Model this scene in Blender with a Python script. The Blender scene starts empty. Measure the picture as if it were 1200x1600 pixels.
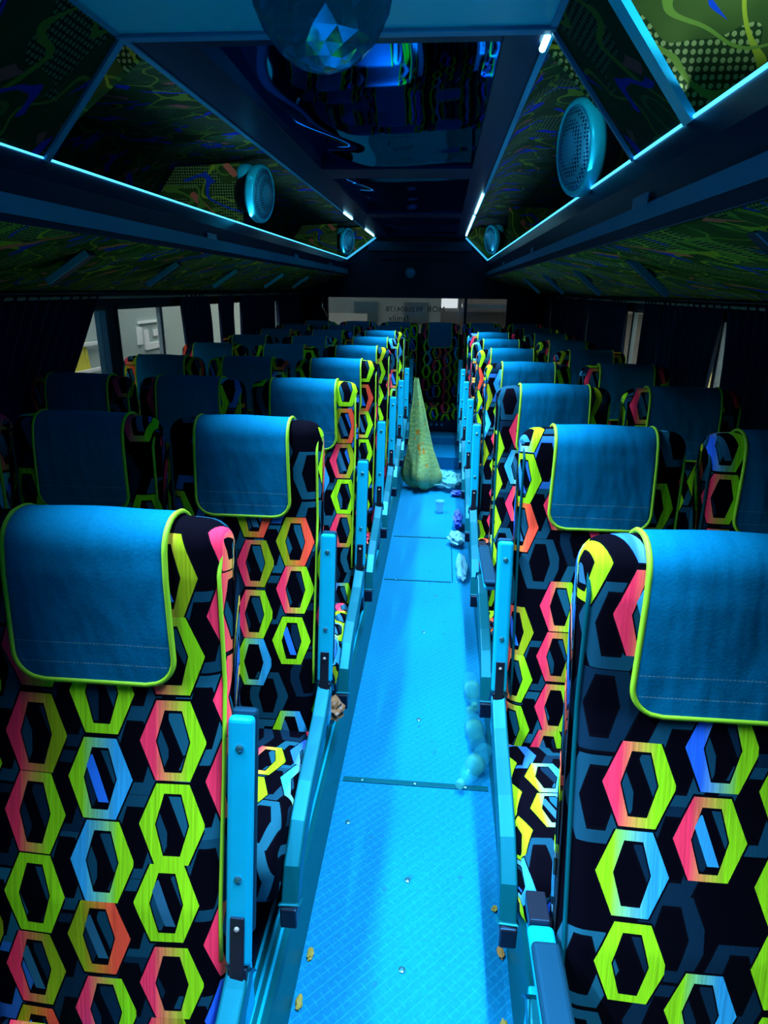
import bpy, bmesh, math, random
from mathutils import Vector, Matrix
random.seed(7)
PI = math.pi
sc = bpy.context.scene
COL = sc.collection

# ------------------------------------------------------------------ camera
CAMZ = 1.4846
pch, yaw, rol = 0.3324, 0.0838, -0.0120
Rz = Matrix.Rotation(yaw, 3, 'Z'); Rx = Matrix.Rotation(-pch, 3, 'X'); Ry = Matrix.Rotation(rol, 3, 'Y')
M3 = Rz @ Rx @ Ry
base = Matrix(((1, 0, 0), (0, 0, -1), (0, 1, 0)))       # camera looks along +Y, up +Z
cd = bpy.data.cameras.new('camera'); cam = bpy.data.objects.new('camera', cd); COL.objects.link(cam)
cam.matrix_world = Matrix.Translation((0, 0, CAMZ)) @ (M3 @ base).to_4x4()
cd.sensor_fit = 'VERTICAL'; cd.sensor_height = 36.0; cd.lens = 36.0 * 1005.13 / 1600.0
cd.clip_start = 0.03; cd.clip_end = 200
sc.camera = cam

# ------------------------------------------------------------------ light
vs = sc.view_settings
vs.view_transform = 'Standard'; vs.look = 'None'; vs.gamma = 1.0; vs.use_curve_mapping = False
vs.exposure = 0.0
w = bpy.data.worlds.new('daylight'); sc.world = w; w.use_nodes = True
bg = w.node_tree.nodes['Background']; bg.inputs[0].default_value = (0.86, 0.95, 1.0, 1); bg.inputs[1].default_value = 3.2
LC = (0.58, 0.74, 1.0)

def strip_light(name, x, y0, y1, z, tilt, spread, watt, width=0.02, col=LC):
    l = bpy.data.lights.new(name, 'AREA'); l.shape = 'RECTANGLE'; l.size = width; l.size_y = y1 - y0
    l.color = col; l.energy = watt; l.spread = math.radians(spread)
    o = bpy.data.objects.new(name, l); COL.objects.link(o)
    o.location = (x, (y0 + y1) / 2, z); o.rotation_euler = (0, math.radians(tilt), 0)
    return o
strip_light('ceiling_edge_light_left', -0.70, -0.6, 5.4, 1.975, -34, 56, 70)
strip_light('ceiling_edge_light_right', 0.18, -0.6, 5.4, 1.975, 10, 62, 75)
strip_light('rack_light_left', -0.99, 0.2, 7.1, 1.83, 210, 120, 5, 0.015)
strip_light('rack_light_right', 0.42, 0.2, 7.1, 1.83, 150, 120, 5, 0.015)
strip_light('cabinet_bay_light', 0.50, 0.55, 1.20, 1.84, 180, 170, 6.5, 0.03, (0.6, 0.9, 1.0))

def fill_spot(x, y, z, tx, ty, tz, watt, ang=85):  # unseen spots added to brighten the bulkheads in the racks
    l = bpy.data.lights.new('bulkhead_fill_light', 'SPOT'); l.energy = watt; l.color = (.45, .85, 1); l.spot_size = math.radians(ang); l.spot_blend = .6; l.shadow_soft_size = .012
    o = bpy.data.objects.new('bulkhead_fill_light', l); COL.objects.link(o); o.location = (x, y, z)
    o.rotation_euler = Vector((tx - x, ty - y, tz - z)).to_track_quat('-Z', 'Y').to_euler()
fill_spot(-.90, 2.95, 2.03, -1.10, 3.6, 1.90, 3.0, 100)
fill_spot(-.90, 6.2, 2.03, -1.10, 6.8, 1.90, 1.2, 100)
fill_spot(.36, 1.86, 2.03, .50, 2.4, 1.88, 2.0, 100)
fill_spot(.36, 5.75, 2.03, .55, 6.4, 1.88, 1.0, 90)
# ------------------------------------------------------------------ node helpers
class NT:
    def __init__(s, name):
        s.m = bpy.data.materials.new(name); s.m.use_nodes = True; s.t = s.m.node_tree
        s.b = s.t.nodes['Principled BSDF']; s.b.inputs['Specular Tint'].default_value = (0.05, .5, 1, 1)
    def n(s, typ, **kw):
        x = s.t.nodes.new(typ)
        for k, v in kw.items(): setattr(x, k, v)
        return x
    def put(s, sock, v):
        if hasattr(v, 'is_output'): s.t.links.new(v, sock)
        elif isinstance(v, (tuple, list)) and len(v) == 3 and sock.type == 'RGBA': sock.default_value = (*v, 1)
        else: sock.default_value = v
    def ma(s, op, a, b=0.0, c=None, clamp=False):
        x = s.n('ShaderNodeMath', operation=op, use_clamp=clamp); s.put(x.inputs[0], a); s.put(x.inputs[1], b)
        if c is not None: s.put(x.inputs[2], c)
        return x.outputs[0]
    def mix(s, f, a, b, mode='MIX'):
        x = s.n('ShaderNodeMix', data_type='RGBA', blend_type=mode)
        s.put(x.inputs[0], f); s.put(x.inputs[6], a); s.put(x.inputs[7], b)
        return x.outputs[2]
    def ramp(s, f, stops, const=True):
        x = s.n('ShaderNodeValToRGB'); r = x.color_ramp
        if const: r.interpolation = 'CONSTANT'
        while len(r.elements) < len(stops): r.elements.new(0.5)
        for e, (p, c) in zip(r.elements, stops): e.position = p; e.color = (*c, 1)
        s.put(x.inputs[0], f); return x.outputs[0]
    def noise(s, vec, scale, detail=2.0, rough=0.5):
        x = s.n('ShaderNodeTexNoise'); s.put(x.inputs['Vector'], vec); x.inputs['Scale'].default_value = scale
        x.inputs['Detail'].default_value = detail; x.inputs['Roughness'].default_value = rough
        return x.outputs[0]
    def uv(s): return s.n('ShaderNodeTexCoord').outputs['UV']
    def obj(s): return s.n('ShaderNodeTexCoord').outputs['Object']
    def sep(s, v):
        x = s.n('ShaderNodeSeparateXYZ'); s.put(x.inputs[0], v); return x.outputs
    def comb(s, a, b, c=0.0):
        x = s.n('ShaderNodeCombineXYZ'); s.put(x.inputs[0], a); s.put(x.inputs[1], b); s.put(x.inputs[2], c); return x.outputs[0]
    def bump(s, h, strength=0.3, dist=0.01):
        x = s.n('ShaderNodeBump'); s.put(x.inputs['Height'], h); x.inputs['Strength'].default_value = strength
        x.inputs['Distance'].default_value = dist; s.t.links.new(x.outputs[0], s.b.inputs['Normal'])
    def out(s, col=None, rough=None, metal=None, spec=None):
        if col is not None: s.put(s.b.inputs['Base Color'], col)
        if rough is not None: s.put(s.b.inputs['Roughness'], rough)
        if metal is not None: s.put(s.b.inputs['Metallic'], metal)
        if spec is not None: s.put(s.b.inputs['Specular IOR Level'], spec)
        return s.m

def plain(name, col, rough=0.5, metal=0.0, var=0.12, scale=30, spec=0.5, bump=0.0):
    t = NT(name); nz = t.noise(t.obj(), scale, 3)
    k = t.ma('MULTIPLY_ADD', nz, 2 * var, 1 - var)
    c = t.mix(1.0, col, t.comb(k, k, k), 'MULTIPLY')
    if bump: t.bump(nz, bump, 0.002)
    return t.out(c, rough, metal, spec)
def emit(name, col, st):
    t = NT(name); t.put(t.b.inputs['Emission Color'], col); t.b.inputs['Emission Strength'].default_value = st
    return t.out((0.2, 0.4, 0.5), 0.4)

# hexagon-print velour
def fabric():
    t = NT('hexagon_velour'); uv = t.uv(); X, Y, _ = t.sep(uv)
    rnd = t.n('ShaderNodeObjectInfo').outputs['Random']
    X = t.ma('ADD', X, t.ma('MULTIPLY', rnd, 37.0)); Y = t.ma('ADD', Y, t.ma('MULTIPLY', rnd, 53.0))
    def layer(ox, oy, px, py, W, H, inner, seed, jit):
        u = t.ma('DIVIDE', t.ma('ADD', X, ox), px); i = t.ma('FLOOR', u)
        odd = t.ma('MULTIPLY', t.ma('PINGPONG', i, 1.0), 0.5)
        v = t.ma('ADD', t.ma('DIVIDE', t.ma('ADD', Y, oy), py), odd); j = t.ma('FLOOR', v)
        wn = t.n('ShaderNodeTexWhiteNoise', noise_dimensions='3D'); t.put(wn.inputs[0], t.comb(i, j, seed))
        r1 = wn.outputs[0]; rc = t.sep(wn.outputs[1])
        fx = t.ma('MULTIPLY', t.ma('SUBTRACT', t.ma('FRACT', u), 0.5), px)
        fy = t.ma('MULTIPLY', t.ma('SUBTRACT', t.ma('FRACT', v), 0.5), py)
        fx = t.ma('ADD', fx, t.ma('MULTIPLY', t.ma('SUBTRACT', rc[0], 0.5), jit))
        fy = t.ma('ADD', fy, t.ma('MULTIPLY', t.ma('SUBTRACT', rc[1], 0.5), jit))
        lx = t.ma('DIVIDE', fx, W); ly = t.ma('DIVIDE', fy, H)
        ax = t.ma('ABSOLUTE', lx); ay = t.ma('ABSOLUTE', ly)
        d = t.ma('MAXIMUM', ay, t.ma('MULTIPLY_ADD', ay, 0.50, ax))
        dxi = t.ma('MAXIMUM', t.ma('MULTIPLY', ay, 0.92), t.ma('MULTIPLY_ADD', ay, 0.46, t.ma('MULTIPLY', ax, 1.36)))
        ring = t.ma('MULTIPLY', t.ma('LESS_THAN', d, 1.0), t.ma('GREATER_THAN', dxi, inner))
        halo = t.ma('MULTIPLY', t.ma('LESS_THAN', d, 1.06), t.ma('GREATER_THAN', dxi, inner - 0.06))
        return ring, halo, d, lx, ly, r1, rc
    base = (0.0015, 0.001, 0.003)
    rib = t.ma('MULTIPLY_ADD', t.noise(t.comb(t.ma('MULTIPLY', X, 300.0), t.ma('MULTIPLY', Y, 6.0)), 1.0, 1), 0.9, 0.52)
    # slate rings beneath
    ring, halo, d, lx, ly, r1, rc = layer(0.056, 0.024, 0.106, 0.128, 0.053, 0.066, 0.66, 3.0, 0.018)
    on = t.ma('LESS_THAN', r1, 0.92)
    sl = t.ramp(rc[2], [(0, (0.005, 0.055, 0.10)), (0.35, (0.008, 0.10, 0.165)), (0.6, (0.003, 0.02, 0.045)), (0.92, (0.02, 0.14, 0.5))])
    c = t.mix(t.ma('MULTIPLY', halo, on), base, (0.002, 0.002, 0.004))
    c = t.mix(t.ma('MULTIPLY', ring, on), c, sl)
    # bright rings on top
    ring, halo, d, lx, ly, r1, rc = layer(0.0, 0.0, 0.106, 0.128, 0.050, 0.0625, 0.70, 11.0, 0.014)
    on = t.ma('LESS_THAN', r1, 0.78)
    lime = (0.28, 0.78, 0.012); pink = (1.0, 0.045, 0.13); org = (0.75, 0.50, 0.01); blue = (0.02, 0.16, 0.95); sky = (0.03, 0.40, 0.80); oliv = (0.26, 0.42, 0.01)
    cl = t.ramp(rc[2], [(0, lime), (0.18, pink), (0.44, blue), (0.54, lime), (0.64, oliv), (0.72, pink), (0.92, sky)])
    cr = t.ramp(rc[2], [(0, lime), (0.18, oliv), (0.44, lime), (0.54, sky), (0.64, (1.0, 0.10, 0.05)), (0.72, lime), (0.92, lime)])
    g = t.n('ShaderNodeMapRange', clamp=True); t.put(g.inputs[0], lx); g.inputs[1].default_value = -0.55; g.inputs[2].default_value = 0.45
    bc = t.mix(g.outputs[0], cl, cr)
    bc = t.mix(1.0, bc, t.comb(rib, rib, rib), 'MULTIPLY')
    c = t.mix(t.ma('MULTIPLY', halo, on), c, (0.002, 0.002, 0.004))
    c = t.mix(t.ma('MULTIPLY', ring, on), c, bc)
    # slanted slab inside some rings
    q = t.ma('ABSOLUTE', t.ma('ADD', t.ma('MULTIPLY_ADD', ly, 0.45, lx), 0.14))
    slab = t.ma('MULTIPLY', t.ma('LESS_THAN', q, 0.16), t.ma('LESS_THAN', d, 0.58))
    slab = t.ma('MULTIPLY', slab, t.ma('MULTIPLY', on, t.ma('GREATER_THAN', rc[0], 0.45)))
    c = t.mix(slab, c, t.ramp(rc[1], [(0, (0.02, 0.13, 0.24)), (0.6, (0.02, 0.2, 0.9)), (0.8, (0.03, 0.35, 0.7))]))
    # stitched seams
    t.bump(t.noise(t.comb(t.ma('MULTIPLY', X, 400.0), t.ma('MULTIPLY', Y, 60.0)), 1.0, 1), 0.25, 0.001)
    t.b.inputs['Sheen Weight'].default_value = 0.0
    return t.out(c, 0.9, 0.0, 0.04)

def rack_fabric(name, k):
    t = NT(name); uv = t.uv(); X, Y, _ = t.sep(uv)
    wob = t.noise(uv, 9.0, 2)
    n1 = t.noise(t.comb(t.ma('MULTIPLY', X, 1.0), Y), 4.0, 1); n2 = t.noise(t.comb(Y, X, 5.0), 4.5, 1); n3 = t.noise(t.comb(t.ma('MULTIPLY', X, .8), t.ma('MULTIPLY', Y, 1.6), 9.0), 4.5, 1)
    c = t.mix(wob, (0.015, 0.05, 0.012), (0.10, 0.17, 0.03))
    vo = t.n('ShaderNodeTexVoronoi', voronoi_dimensions='2D'); t.put(vo.inputs['Vector'], uv); vo.inputs['Scale'].default_value = 75; vo.inputs['Randomness'].default_value = 0.1
    zone = t.ma('GREATER_THAN', n2, 0.50)
    c = t.mix(zone, c, (0.02, 0.05, 0.012))
    c = t.mix(t.ma('MULTIPLY', t.ma('LESS_THAN', vo.outputs[0], 0.34), zone), c, (0.28, 0.38, 0.12))
    sq = t.ma('LESS_THAN', t.ma('ABSOLUTE', t.ma('SUBTRACT', n1, 0.5)), 0.010)
    c = t.mix(sq, c, (0.36, 0.46, 0.03))
    sq2 = t.ma('LESS_THAN', t.ma('ABSOLUTE', t.ma('SUBTRACT', n3, 0.60)), 0.013)
    c = t.mix(sq2, c, (0.16, 0.30, 0.04))
    gate = t.ma('FRACT', t.ma('MULTIPLY', t.ma('ADD', X, Y), 3.1))
    c = t.mix(t.ma('MULTIPLY', t.ma('LESS_THAN', t.ma('ABSOLUTE', t.ma('SUBTRACT', n3, 0.47)), 0.026), t.ma('LESS_THAN', gate, 0.5)), c, (0.008, 0.07, 0.60))
    c = t.mix(t.ma('MULTIPLY', t.ma('LESS_THAN', t.ma('ABSOLUTE', t.ma('SUBTRACT', n2, 0.43)), 0.03), t.ma('GREATER_THAN', gate, 0.86)), c, (0.95, 0.20, 0.12))
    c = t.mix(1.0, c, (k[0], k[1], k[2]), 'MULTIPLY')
    return t.out(c, 0.85, 0, 0.1)

def floor_mat():
    t = NT('tread_aluminium'); o = t.obj(); X, Y, _ = t.sep(o)
    a = t.ma('MULTIPLY', t.ma('ADD', X, Y), 34.0); b = t.ma('MULTIPLY', t.ma('SUBTRACT', X, Y), 34.0)
    la = t.ma('LESS_THAN', t.ma('ABSOLUTE', t.ma('SUBTRACT', t.ma('FRACT', a), 0.5)), 0.06)
    lb = t.ma('LESS_THAN', t.ma('ABSOLUTE', t.ma('SUBTRACT', t.ma('FRACT', b), 0.5)), 0.06)
    # broken diamonds: each line shows on alternate cells
    ca = t.ma('GREATER_THAN', t.ma('FRACT', t.ma('MULTIPLY', t.ma('FLOOR', t.ma('ADD', b, 0.0)), 0.5)), 0.2)
    ln = t.ma('MAXIMUM', t.ma('MULTIPLY', la, ca), lb)
    wear_shade = t.noise(t.comb(t.ma('MULTIPLY', X, 2.2), t.ma('MULTIPLY', Y, 0.6)), 2.5, 4)
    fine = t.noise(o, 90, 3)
    lane_light = t.n('ShaderNodeMapRange', clamp=True, interpolation_type='SMOOTHSTEP'); t.put(lane_light.inputs[0], t.ma('ABSOLUTE', t.ma('SUBTRACT', X, 0.03))); lane_light.inputs[1].default_value = 0.15; lane_light.inputs[2].default_value = 0.10  # lit centre lane and shaded sides painted in, on top of foot wear
    wear_shade = t.ma('MULTIPLY_ADD', lane_light.outputs[0], 0.55, t.ma('MULTIPLY', wear_shade, 0.6))
    c = t.mix(wear_shade, (0.001, 0.10, 0.22), (0.001, 0.205, 0.46))  # both tones also carry the blue of the LED light
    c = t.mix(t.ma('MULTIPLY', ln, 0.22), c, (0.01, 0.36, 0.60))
    sp = t.ma('GREATER_THAN', t.noise(o, 24, 1), 0.74)
    c = t.mix(t.ma('MULTIPLY', sp, 0.55), c, (0.005, 0.10, 0.18))
    k = t.ma('MULTIPLY_ADD', fine, 0.5, 0.75)
    c = t.mix(1.0, c, t.comb(k, k, k), 'MULTIPLY')
    t.bump(t.ma('ADD', ln, t.ma('MULTIPLY', fine, 0.3)), 0.35, 0.002)
    t.b.inputs['Specular Tint'].default_value = (0.1, .6, 1, 1)
    return t.out(c, 0.5, 0.1, 0.3)

def cover_mat():
    t = NT('blue_tinted_leatherette'); uv = t.uv(); X, Y, _ = t.sep(uv)
    nz = t.noise(t.obj(), 240, 2)
    # two stitched seams near the lower hem (v measured from the hem)
    s1 = t.ma('LESS_THAN', t.ma('ABSOLUTE', t.ma('SUBTRACT', Y, 0.030)), 0.0009)
    s2 = t.ma('LESS_THAN', t.ma('ABSOLUTE', t.ma('SUBTRACT', Y, 0.062)), 0.0009)
    dash = t.ma('GREATER_THAN', t.ma('FRACT', t.ma('MULTIPLY', X, 180.0)), 0.25)
    st = t.ma('MULTIPLY', t.ma('MAXIMUM', s1, s2), dash)
    k = t.ma('MULTIPLY_ADD', nz, 0.4, 0.8)
    c = t.mix(1.0, (0.001, 0.165, 0.34), t.comb(k, k, k), 'MULTIPLY')  # grey cover with the blue LED light tinted into its colour
    c = t.mix(t.ma('MULTIPLY', st, 0.6), c, (0.15, 0.40, 0.50))
    info = t.n('ShaderNodeObjectInfo').outputs['Random']
    P = t.comb(t.ma('ADD', t.ma('MULTIPLY', X, 2.2), t.ma('MULTIPLY', info, 40.0)), t.ma('ADD', t.ma('MULTIPLY', Y, 0.9), t.ma('MULTIPLY', X, 0.8)))
    wr = t.noise(P, 7.0, 2)
    t.bump(t.ma('ADD', wr, t.ma('MULTIPLY', nz, 0.03)), 0.55, 0.02)
    return t.out(c, 0.7, 0, 0.02)

def mirror_mat():
    t = NT('dark_mirror_acrylic'); o = t.obj(); X, Y, _ = t.sep(o)
    wv = t.noise(t.comb(t.ma('MULTIPLY', X, 2.0), Y), 1.6, 1)
    t.bump(wv, 0.08, 0.03)
    return t.out((0.03, 0.45, 0.80), 0.03, 1.0)

def clear(name, col, alpha, rough=0.15):
    t = NT(name); nz = t.noise(t.obj(), 25, 3)
    t.b.inputs['Alpha'].default_value = alpha; t.bump(nz, 0.8, 0.01)
    return t.out(col, rough, 0.0, 0.9)

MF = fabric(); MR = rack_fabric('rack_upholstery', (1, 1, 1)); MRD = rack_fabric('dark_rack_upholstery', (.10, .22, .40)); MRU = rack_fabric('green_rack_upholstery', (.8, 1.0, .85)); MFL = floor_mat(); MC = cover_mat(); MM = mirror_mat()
LIME = plain('lime_piping', (0.26, 0.66, 0.02), 0.6)
STEEL = plain('blue_tinted_steel', (0.002, 0.36, 0.58), 0.35, 0.2, 0.08)  # blue LED light is tinted into the colour of this and the teal steel
STEELD = plain('teal_tinted_steel', (0.001, 0.085, 0.115), 0.35, 0.2, 0.1)
BLACK = plain('black_plastic', (0.006, 0.008, 0.014), 0.35)
PAD = plain('armrest_pad', (0.002, 0.022, 0.045), 0.6)
NAVY = plain('navy_panel', (0.002, 0.012, 0.05), 0.35, 0.0, 0.1, 8, 0.2)
NAVYD = plain('dark_navy_panel', (0.004, 0.012, 0.035), 0.4, 0.0, 0.2, 8)
STRIPE = plain('blue_stripe', (0.008, 0.22, 0.42), 0.35, 0, 0.1, 12)
TEAL = plain('teal_ceiling_board', (0.005, 0.50, 0.66), 0.3, 0.1, 0.15, 4)
CURT = plain('navy_curtain', (0.006, 0.008, 0.035), 0.9)
GREY = plain('grey_trim', (0.22, 0.26, 0.26), 0.4)
SKIN = plain('dark_wall_panel', (0.008, 0.006, 0.012), 0.6)
SPK = plain('speaker_shell', (0.01, 0.62, 0.85), 0.3, 0.1)
SCREW = plain('screw_head', (0.05, 0.3, 0.4), 0.25, 0.8)
LED = emit('led_tube', (0.30, 0.80, 1.0), 5.0)
LEDLIP = emit('led_lip', (0.06, 0.50, 1.0), 2.6)

# ------------------------------------------------------------------ mesh helpers
def mesh_obj(name, verts, faces, mat, parent=None, uvs=None, smooth=True):
    me = bpy.data.meshes.new(name); me.from_pydata([tuple(v) for v in verts], [], faces); me.update()
    if uvs:
        l = me.uv_layers.new(name='UVMap')
        for p in me.polygons:
            for li in p.loop_indices: l.data[li].uv = uvs[me.loops[li].vertex_index]
    me.materials.append(mat)
    if smooth:
        for p in me.polygons: p.use_smooth = True
    o = bpy.data.objects.new(name, me); COL.objects.link(o)
    if parent: o.parent = parent
    return o
class MB:
    def __init__(s): s.v = []; s.f = []; s.uv = []
    def add(s, vs, fs, uvs=None):
        n = len(s.v); s.v += [tuple(v) for v in vs]; s.f += [tuple(i + n for i in f) for f in fs]
        s.uv += uvs if uvs else [(0.7 * v[0] + v[1], v[2] + 0.3 * v[0]) for v in vs]
    def box(s, x0, x1, y0, y1, z0, z1, m=None):
        vs = [Vector((x, y, z)) for x in (x0, x1) for y in (y0, y1) for z in (z0, z1)]
        if m: vs = [m @ v for v in vs]
        s.add(vs, [(0, 1, 3, 2), (4, 6, 7, 5), (0, 4, 5, 1), (2, 3, 7, 6), (0, 2, 6, 4), (1, 5, 7, 3)])
    def tube(s, pts, r, n=8, cap=True):
        pts = [Vector(p) for p in pts]; rr = r if isinstance(r, (list, tuple)) else [r] * len(pts)
        vs = []; fs = []; up = None
        for i, p in enumerate(pts):
            d = (pts[min(i + 1, len(pts) - 1)] - pts[max(i - 1, 0)]).normalized()
            if up is None: up = d.orthogonal().normalized()
            up = (up - d * up.dot(d)).normalized(); b = d.cross(up)
            for k in range(n):
                a = 2 * PI * k / n; vs.append(p + (up * math.cos(a) + b * math.sin(a)) * rr[i])
        for i in range(len(pts) - 1):
            for k in range(n):
                fs.append((i * n + k, i * n + (k + 1) % n, (i + 1) * n + (k + 1) % n, (i + 1) * n + k))
        if cap: fs.append(tuple(range(n - 1, -1, -1))); fs.append(tuple(range((len(pts) - 1) * n, len(pts) * n)))
        s.add(vs, fs)
    def lathe(s, prof, n=20, m=None, sx=1.0, sy=1.0):
        vs = []; fs = []
        for (r, z) in prof:
            for k in range(n):
                a = 2 * PI * k / n; v = Vector((r * math.cos(a) * sx, r * math.sin(a) * sy, z)); vs.append(m @ v if m else v)
        for i in range(len(prof) - 1):
            for k in range(n): fs.append((i * n + k, i * n + (k + 1) % n, (i + 1) * n + (k + 1) % n, (i + 1) * n + k))
        fs.append(tuple(range(n - 1, -1, -1))); fs.append(tuple(range((len(prof) - 1) * n, len(prof) * n)))
        s.add(vs, fs)
    def build(s, name, mat, parent=None, smooth=False, bevel=0.0, solid=0.0, sub=0):
        o = mesh_obj(name, s.v, s.f, mat, parent, s.uv, smooth)
        if solid: q = o.modifiers.new('solid', 'SOLIDIFY'); q.thickness = solid; q.offset = 0
        if bevel: q = o.modifiers.new('bevel', 'BEVEL'); q.width = bevel; q.segments = 3; q.limit_method = 'ANGLE'
        if sub: q = o.modifiers.new('sub', 'SUBSURF'); q.levels = sub; q.render_levels = sub
        return o
def sweep(pts, y0, y1, m=None, ny=1):
    """open cross-section (x,z) run along Y, uv = (arc, y)"""
    b = MB(); vs = []; uv = []; fs = []; s = [0]
    for i in range(1, len(pts)): s.append(s[-1] + math.dist(pts[i], pts[i - 1]))
    for j in range(ny + 1):
        y = y0 + (y1 - y0) * j / ny
        for p, a in zip(pts, s): vs.append((p[0], y, p[1])); uv.append((a, y))
    k = len(pts)
    for j in range(ny):
        for i in range(k - 1): fs.append((j * k + i, j * k + i + 1, (j + 1) * k + i + 1, (j + 1) * k + i))
    b.add(vs, fs, uv); return b
def prism(poly, y0, y1):
    """closed polygon in (x,z) extruded from y0 to y1"""
    b = MB(); n = len(poly)
    vs = [(p[0], y0, p[1]) for p in poly] + [(p[0], y1, p[1]) for p in poly]
    fs = [tuple(range(n)), tuple(range(2 * n - 1, n - 1, -1))] + [(i, i + n, (i + 1) % n + n, (i + 1) % n) for i in range(n)]
    b.add(vs, fs, [(p[0], p[1]) for p in poly] * 2); return b
def tag(o, label=None, cat=None, group=None, kind=None):
    if label: o['label'] = label
    if cat: o['category'] = cat
    if group: o['group'] = group
    if kind: o['kind'] = kind
    return o
def empty(name, loc=(0, 0, 0), rz=0.0):
    o = bpy.data.objects.new(name, None); COL.objects.link(o); o.location = loc; o.rotation_euler = (0, 0, rz); o.empty_display_size = 0.05
    return o
def struct(o, label, cat):
    return tag(o, label, cat, kind='structure')
def copy_tree(o, parent=None):
    c = o.copy(); COL.objects.link(c)
    if parent: c.parent = parent
    for ch in list(o.children): copy_tree(ch, c)
    return c

# ------------------------------------------------------------------ bus constants
XL, XR = -1.60, 1.12            # side walls
AL, AR = -0.27, 0.21            # aisle floor edges
Y0, Y1 = -1.2, 7.30             # front / rear
CL, CR, CZ = -0.72, 0.20, 2.00  # ceiling edges
LIPL, LIPR = -1.03, 0.44

# ------------------------------------------------------------------ setting
b = MB(); b.box(XL, XR, Y0, Y1 + .1, -0.06, 0.0)
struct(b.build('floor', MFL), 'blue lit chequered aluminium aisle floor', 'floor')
for i, (x0, x1, e) in enumerate(((XL, AL - 0.03, 1), (AR + 0.03, XR, -1))):
    b = MB(); b.box(x0, x1, Y0, Y1, 0.001, 0.07)
    struct(b.build('trim_%d' % (1 + i), NAVYD), 'dark raised seat platform beside the aisle', 'platform')
def edge_rail(n, xe, sgn):
    r = empty('trim_%d' % n)
    struct(r, 'blue ribbed metal edging along the aisle floor', 'floor edging')
    b = MB()
    prof = [(xe, 0.001), (xe + sgn * 0.004, 0.012), (xe + sgn * 0.03, 0.07), (xe + sgn * 0.04, 0.078), (xe + sgn * 0.085, 0.078), (xe + sgn * 0.09, 0.07)]
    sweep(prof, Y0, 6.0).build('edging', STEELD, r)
    for k, dx in enumerate((0.045, 0.062, 0.080)):
        b = MB(); b.box(xe + sgn * dx - 0.0035, xe + sgn * dx + 0.0035, Y0, 6.0, 0.077, 0.084)
        b.build('rib', STEEL, r, bevel=0.001)
edge_rail(3, AL, -1); edge_rail(4, AR, 1)
# floor joints
def joint(n, y, x1, tw):
    b = MB()
    b.box(AL + 0.01, x1, y - tw, y + tw, 0.0, 0.0035)
    o = b.build('trim_%d' % n, STEELD, bevel=0.001)
    struct(o, 'metal strip across a joint in the aisle floor', 'floor strip')
    for x in (-0.2, -0.03, 0.13):
        s = MB(); s.lathe([(0.006, 0.003), (0.006, 0.005), (0.003, 0.0062)], 10, Matrix.Translation((x, y, 0)))
        s.build('screw', SCREW, o)
joint(5, 1.655, AR - 0.01, 0.010); joint(6, 3.17, 0.10, 0.005); joint(7, 3.82, 0.105, 0.006)
b = MB(); b.box(0.105, 0.110, 3.17, 3.82, 0, 0.004); struct(b.build('trim_8', STEELD), 'thin metal strip framing the hatch in the aisle floor', 'floor strip')
scr = []
for (x, y) in ((-0.03, 2.62), (-0.03, 1.98), (-0.035, 1.30), (-0.035, 1.06), (0.02, 3.0), (-0.22, 1.48)):
    s = MB(); s.lathe([(0.008, 0.0), (0.008, 0.0025), (0.004, 0.004)], 12, Matrix.Translation((x, y, 0)))
    o = s.build('floor_screw', SCREW); tag(o, 'small round screw head set in the aisle floor', 'screw', 'screws in the aisle floor')
# rear steps
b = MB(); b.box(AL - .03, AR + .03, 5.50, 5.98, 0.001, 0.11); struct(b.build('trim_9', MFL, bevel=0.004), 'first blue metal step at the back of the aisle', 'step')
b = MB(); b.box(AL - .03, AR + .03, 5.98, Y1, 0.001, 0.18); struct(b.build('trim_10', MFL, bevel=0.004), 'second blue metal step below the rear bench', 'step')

# side walls with window openings
def wall(name, x, sgn, label, opens):
    zb, zt = 0.93, 1.40
    b = MB(); xo = x + sgn * 0.05
    lo, hi = min(x, xo), max(x, xo)
    b.box(lo, hi, Y0, Y1, 0, zb); b.box(lo, hi, Y0, Y1, zt, 2.15)
    y = Y0
    for (a, c) in opens: b.box(lo, hi, y, a, zb, zt); y = c
    b.box(lo, hi, y, Y1, zb, zt)
    struct(b.build(name, SKIN), label, 'wall')
    for n, (a, c) in enumerate(opens):
        r = empty('window_%d' % WN[0], (x + sgn * 0.025, a, zb)); WN[0] += 1
        struct(r, 'bus side window with dark rubber frame', 'window')
        f = MB(); L = c - a; H = zt - zb; t = 0.022
        f.box(-.03, .03, 0, L, 0, t); f.box(-.03, .03, 0, L, H - t, H); f.box(-.03, .03, 0, t, 0, H); f.box(-.03, .03, L - t, L, 0, H)
        f.build('window_frame', BLACK, r, bevel=0.003)
        f = MB(); f.box(-.012, .012, L * .47, L * .47 + .035, t, H - t); f.build('sash_bar', GREY, r, bevel=0.002)
        g = MB(); g.box(-.002, .002, t, L - t, t, H - t); g.build('window_pane', GLASS, r)
tg = NT('window_glass'); tg.b.inputs['Alpha'].default_value = 0.22
GLASS = tg.out((0.35, 0.5, 0.45), 0.05, 0.0, 0.6)
WN = [1]
wall('wall_left', XL, -1, 'dark left side wall with curtained windows', [(0.9, 2.05), (2.15, 3.09), (3.17, 4.35), (4.45, 5.75), (5.85, 7.1)])
wall('wall_right', XR, 1, 'dark right side wall with curtained windows', [(0.9, 2.15), (2.25, 3.45), (3.55, 4.75), (4.85, 6.0), (6.1, 7.1)])
# front wall (behind the camera)
b = MB(); b.box(XL - .05, XR + .05, Y0 - .05, Y0, 0, 2.15); struct(b.build('wall_front', SKIN), 'dark front bulkhead', 'wall')
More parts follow.
